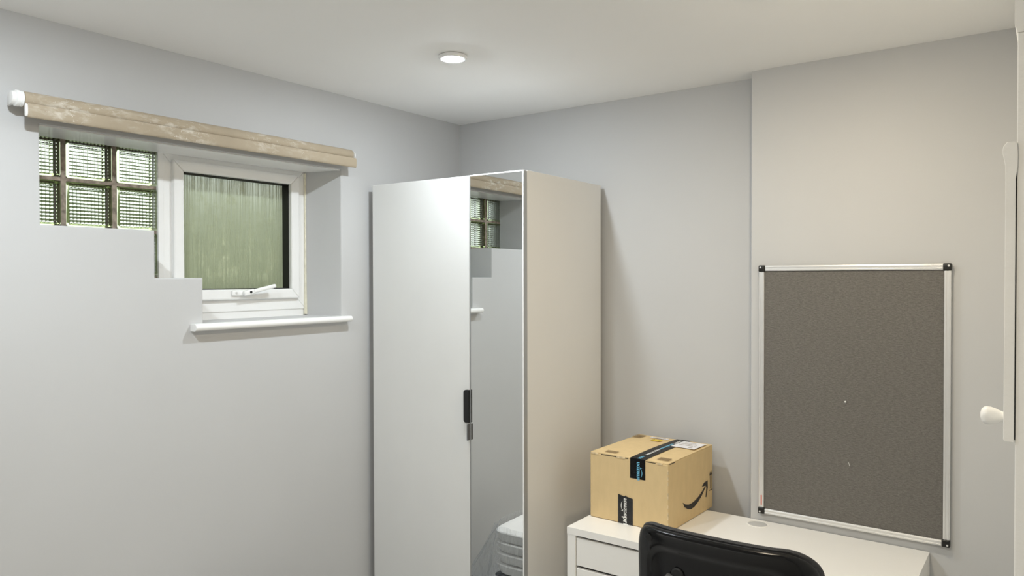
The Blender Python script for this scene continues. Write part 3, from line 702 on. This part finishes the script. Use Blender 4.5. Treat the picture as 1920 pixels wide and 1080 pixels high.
# ------------------------------------------------------------------ wrapped stack under the window, seen in the mirror
SX, SY, SZ = 0.30, -1.62, 0.0   # left front footprint
cr = thing('storage_crate', 'dark slate crate under the stack of white trays, seen in the mirror', 'crate', (.500, -1.325, 0))
bm = bmesh.new()
for (x0, x1, y0, y1) in ((-.19, .19, -.20, -.188), (-.19, .19, .188, .20), (-.19, -.178, -.188, .188), (.178, .19, -.188, .188)): add_box(bm, x0, x1, y0, y1, 0, .275)
add_box(bm, -.178, .178, -.188, .188, 0, .012); obj('crate_walls', bm, TUBD, cr)
obj('crate_rim', box(-.2, .2, -.21, .21, .275, .29, .005), TUBD, cr)
def tray_mesh(cap):
    bm = bmesh.new(); prev = None; n = 56; rings = []
    prof = [(.205, .0), (.212, .003), (.214, .012), (.217, .022), (.222, .038), (.224, .044), (.220, .048), (.20, .0485), (.185, .047), (.17, .0425), (.155, .0415), (.10, .0415), (.04, .0415)] if cap else [(.19, .0), (.208, .003), (.212, .012), (.217, .022), (.222, .038), (.224, .044), (.219, .048), (.10, .048)]
    for r, z in prof:
        ring = []
        for k in range(n):
            a = 2 * math.pi * k / n; cx, sx = math.cos(a), math.sin(a); wob = .003 * math.sin(3 * a + 1) if (not cap and .01 < z < .047) else .0
            x = math.copysign(abs(cx) ** (.28), cx) * (r - .01); y = math.copysign(abs(sx) ** (.28), sx) * (r + .005)
            ring.append(bm.verts.new((x, y, z + wob)))
        rings.append(ring)
    for a, b in zip(rings, rings[1:]):
        for i in range(n): bm.faces.new([a[i], a[(i + 1) % n], b[(i + 1) % n], b[i]])
    bm.faces.new(rings[0][::-1]); bm.faces.new(rings[-1]); bmesh.ops.recalc_face_normals(bm, faces=bm.faces)
    return bm
zz = .2925; names = ('lowest', 'second from the bottom', 'third from the bottom', 'topmost with panelled lid')
for k in range(4):
    o = obj('plastic_tray', tray_mesh(k == 3), TUB, None, True, loc=(.500, -1.325, zz))
    tag(o, 'white plastic tray in the mirrored stack, ' + names[k], 'tray', 'white trays stacked under the window'); zz += .0490
# loose polythene bag around the stack
bm = bmesh.new(); n = 64; rings = []
for lev in range(15):
    f = lev / 14; z = .512 - .50 * f; ring = []
    for k in range(n):
        a = 2 * math.pi * k / n; cx, sx = math.cos(a), math.sin(a)
        rad = .226 + .085 * min(1, f * 2.2) * (1 + .3 * math.sin(5 * a + 2 * f)) * (.55 + .45 * math.cos(a - R(150))) + .008 * math.sin(13 * a + 7 * f)
        rad += random.uniform(-.006, .006) * min(1, 3 * f)
        x = math.copysign(abs(cx) ** .35, cx) * (rad - .008); y = math.copysign(abs(sx) ** .35, sx) * (rad + .006)
        ring.append(bm.verts.new((x, y, max(.003, z + .006 * math.sin(9 * a) * f))))
    rings.append(ring)
for a, b in zip(rings, rings[1:]):
    for i in range(n): bm.faces.new([a[i], a[(i + 1) % n], b[(i + 1) % n], b[i]])
tag(obj('polythene_bag', bm, FILM, None, True, loc=(.500, -1.325, 0)), 'loose clear polythene wrap around the white trays, seen in the mirror', 'plastic wrap')

# ------------------------------------------------------------------ recessed ceiling downlights (the lamps of the room)
BEZ = mat('white_bezel', (0.82, 0.82, 0.81), 0.35)
def downlight(x, y, colr, label, k=1.0):
    d = thing('ceiling_downlight', label, 'ceiling light', (x, y, CEIL), group='recessed ceiling downlights')
    obj('bezel', lathe([(.040, -.0002), (.040, -.0030), (.0465, -.0032), (.0470, -.0080), (.0455, -.0125), (.0400, -.0135), (.0365, -.0130), (.0345, -.0080), (.0345, -.0030)], 'z', 48), BEZ, d, True)
    em = mat('lamp_glow_%s_%g' % ('cool' if colr is LAMP_COOL else 'warm', k), (0.9, 0.9, 0.9), 0.4, emit=(colr, LAMP_POWER * k))
    obj('lens', lathe([(.0344, -.0081), (.0344, -.0116), (.031, -.0140), (.020, -.0168), (.008, -.0176)], 'z', 40), em, d, True)
downlight(0.708, -0.880, LAMP_COOL, 'round recessed downlight in the ceiling in front of the wardrobe', .88)
downlight(0.708, -2.150, LAMP_COOL, 'round recessed downlight in the ceiling near the glass block end of the window', 1.3)
downlight(1.750, -0.860, LAMP_WARM, 'round recessed downlight in the ceiling in front of the notice board', .72)
downlight(1.750, -2.300, LAMP_WARM, 'round recessed downlight in the ceiling near the viewpoint')
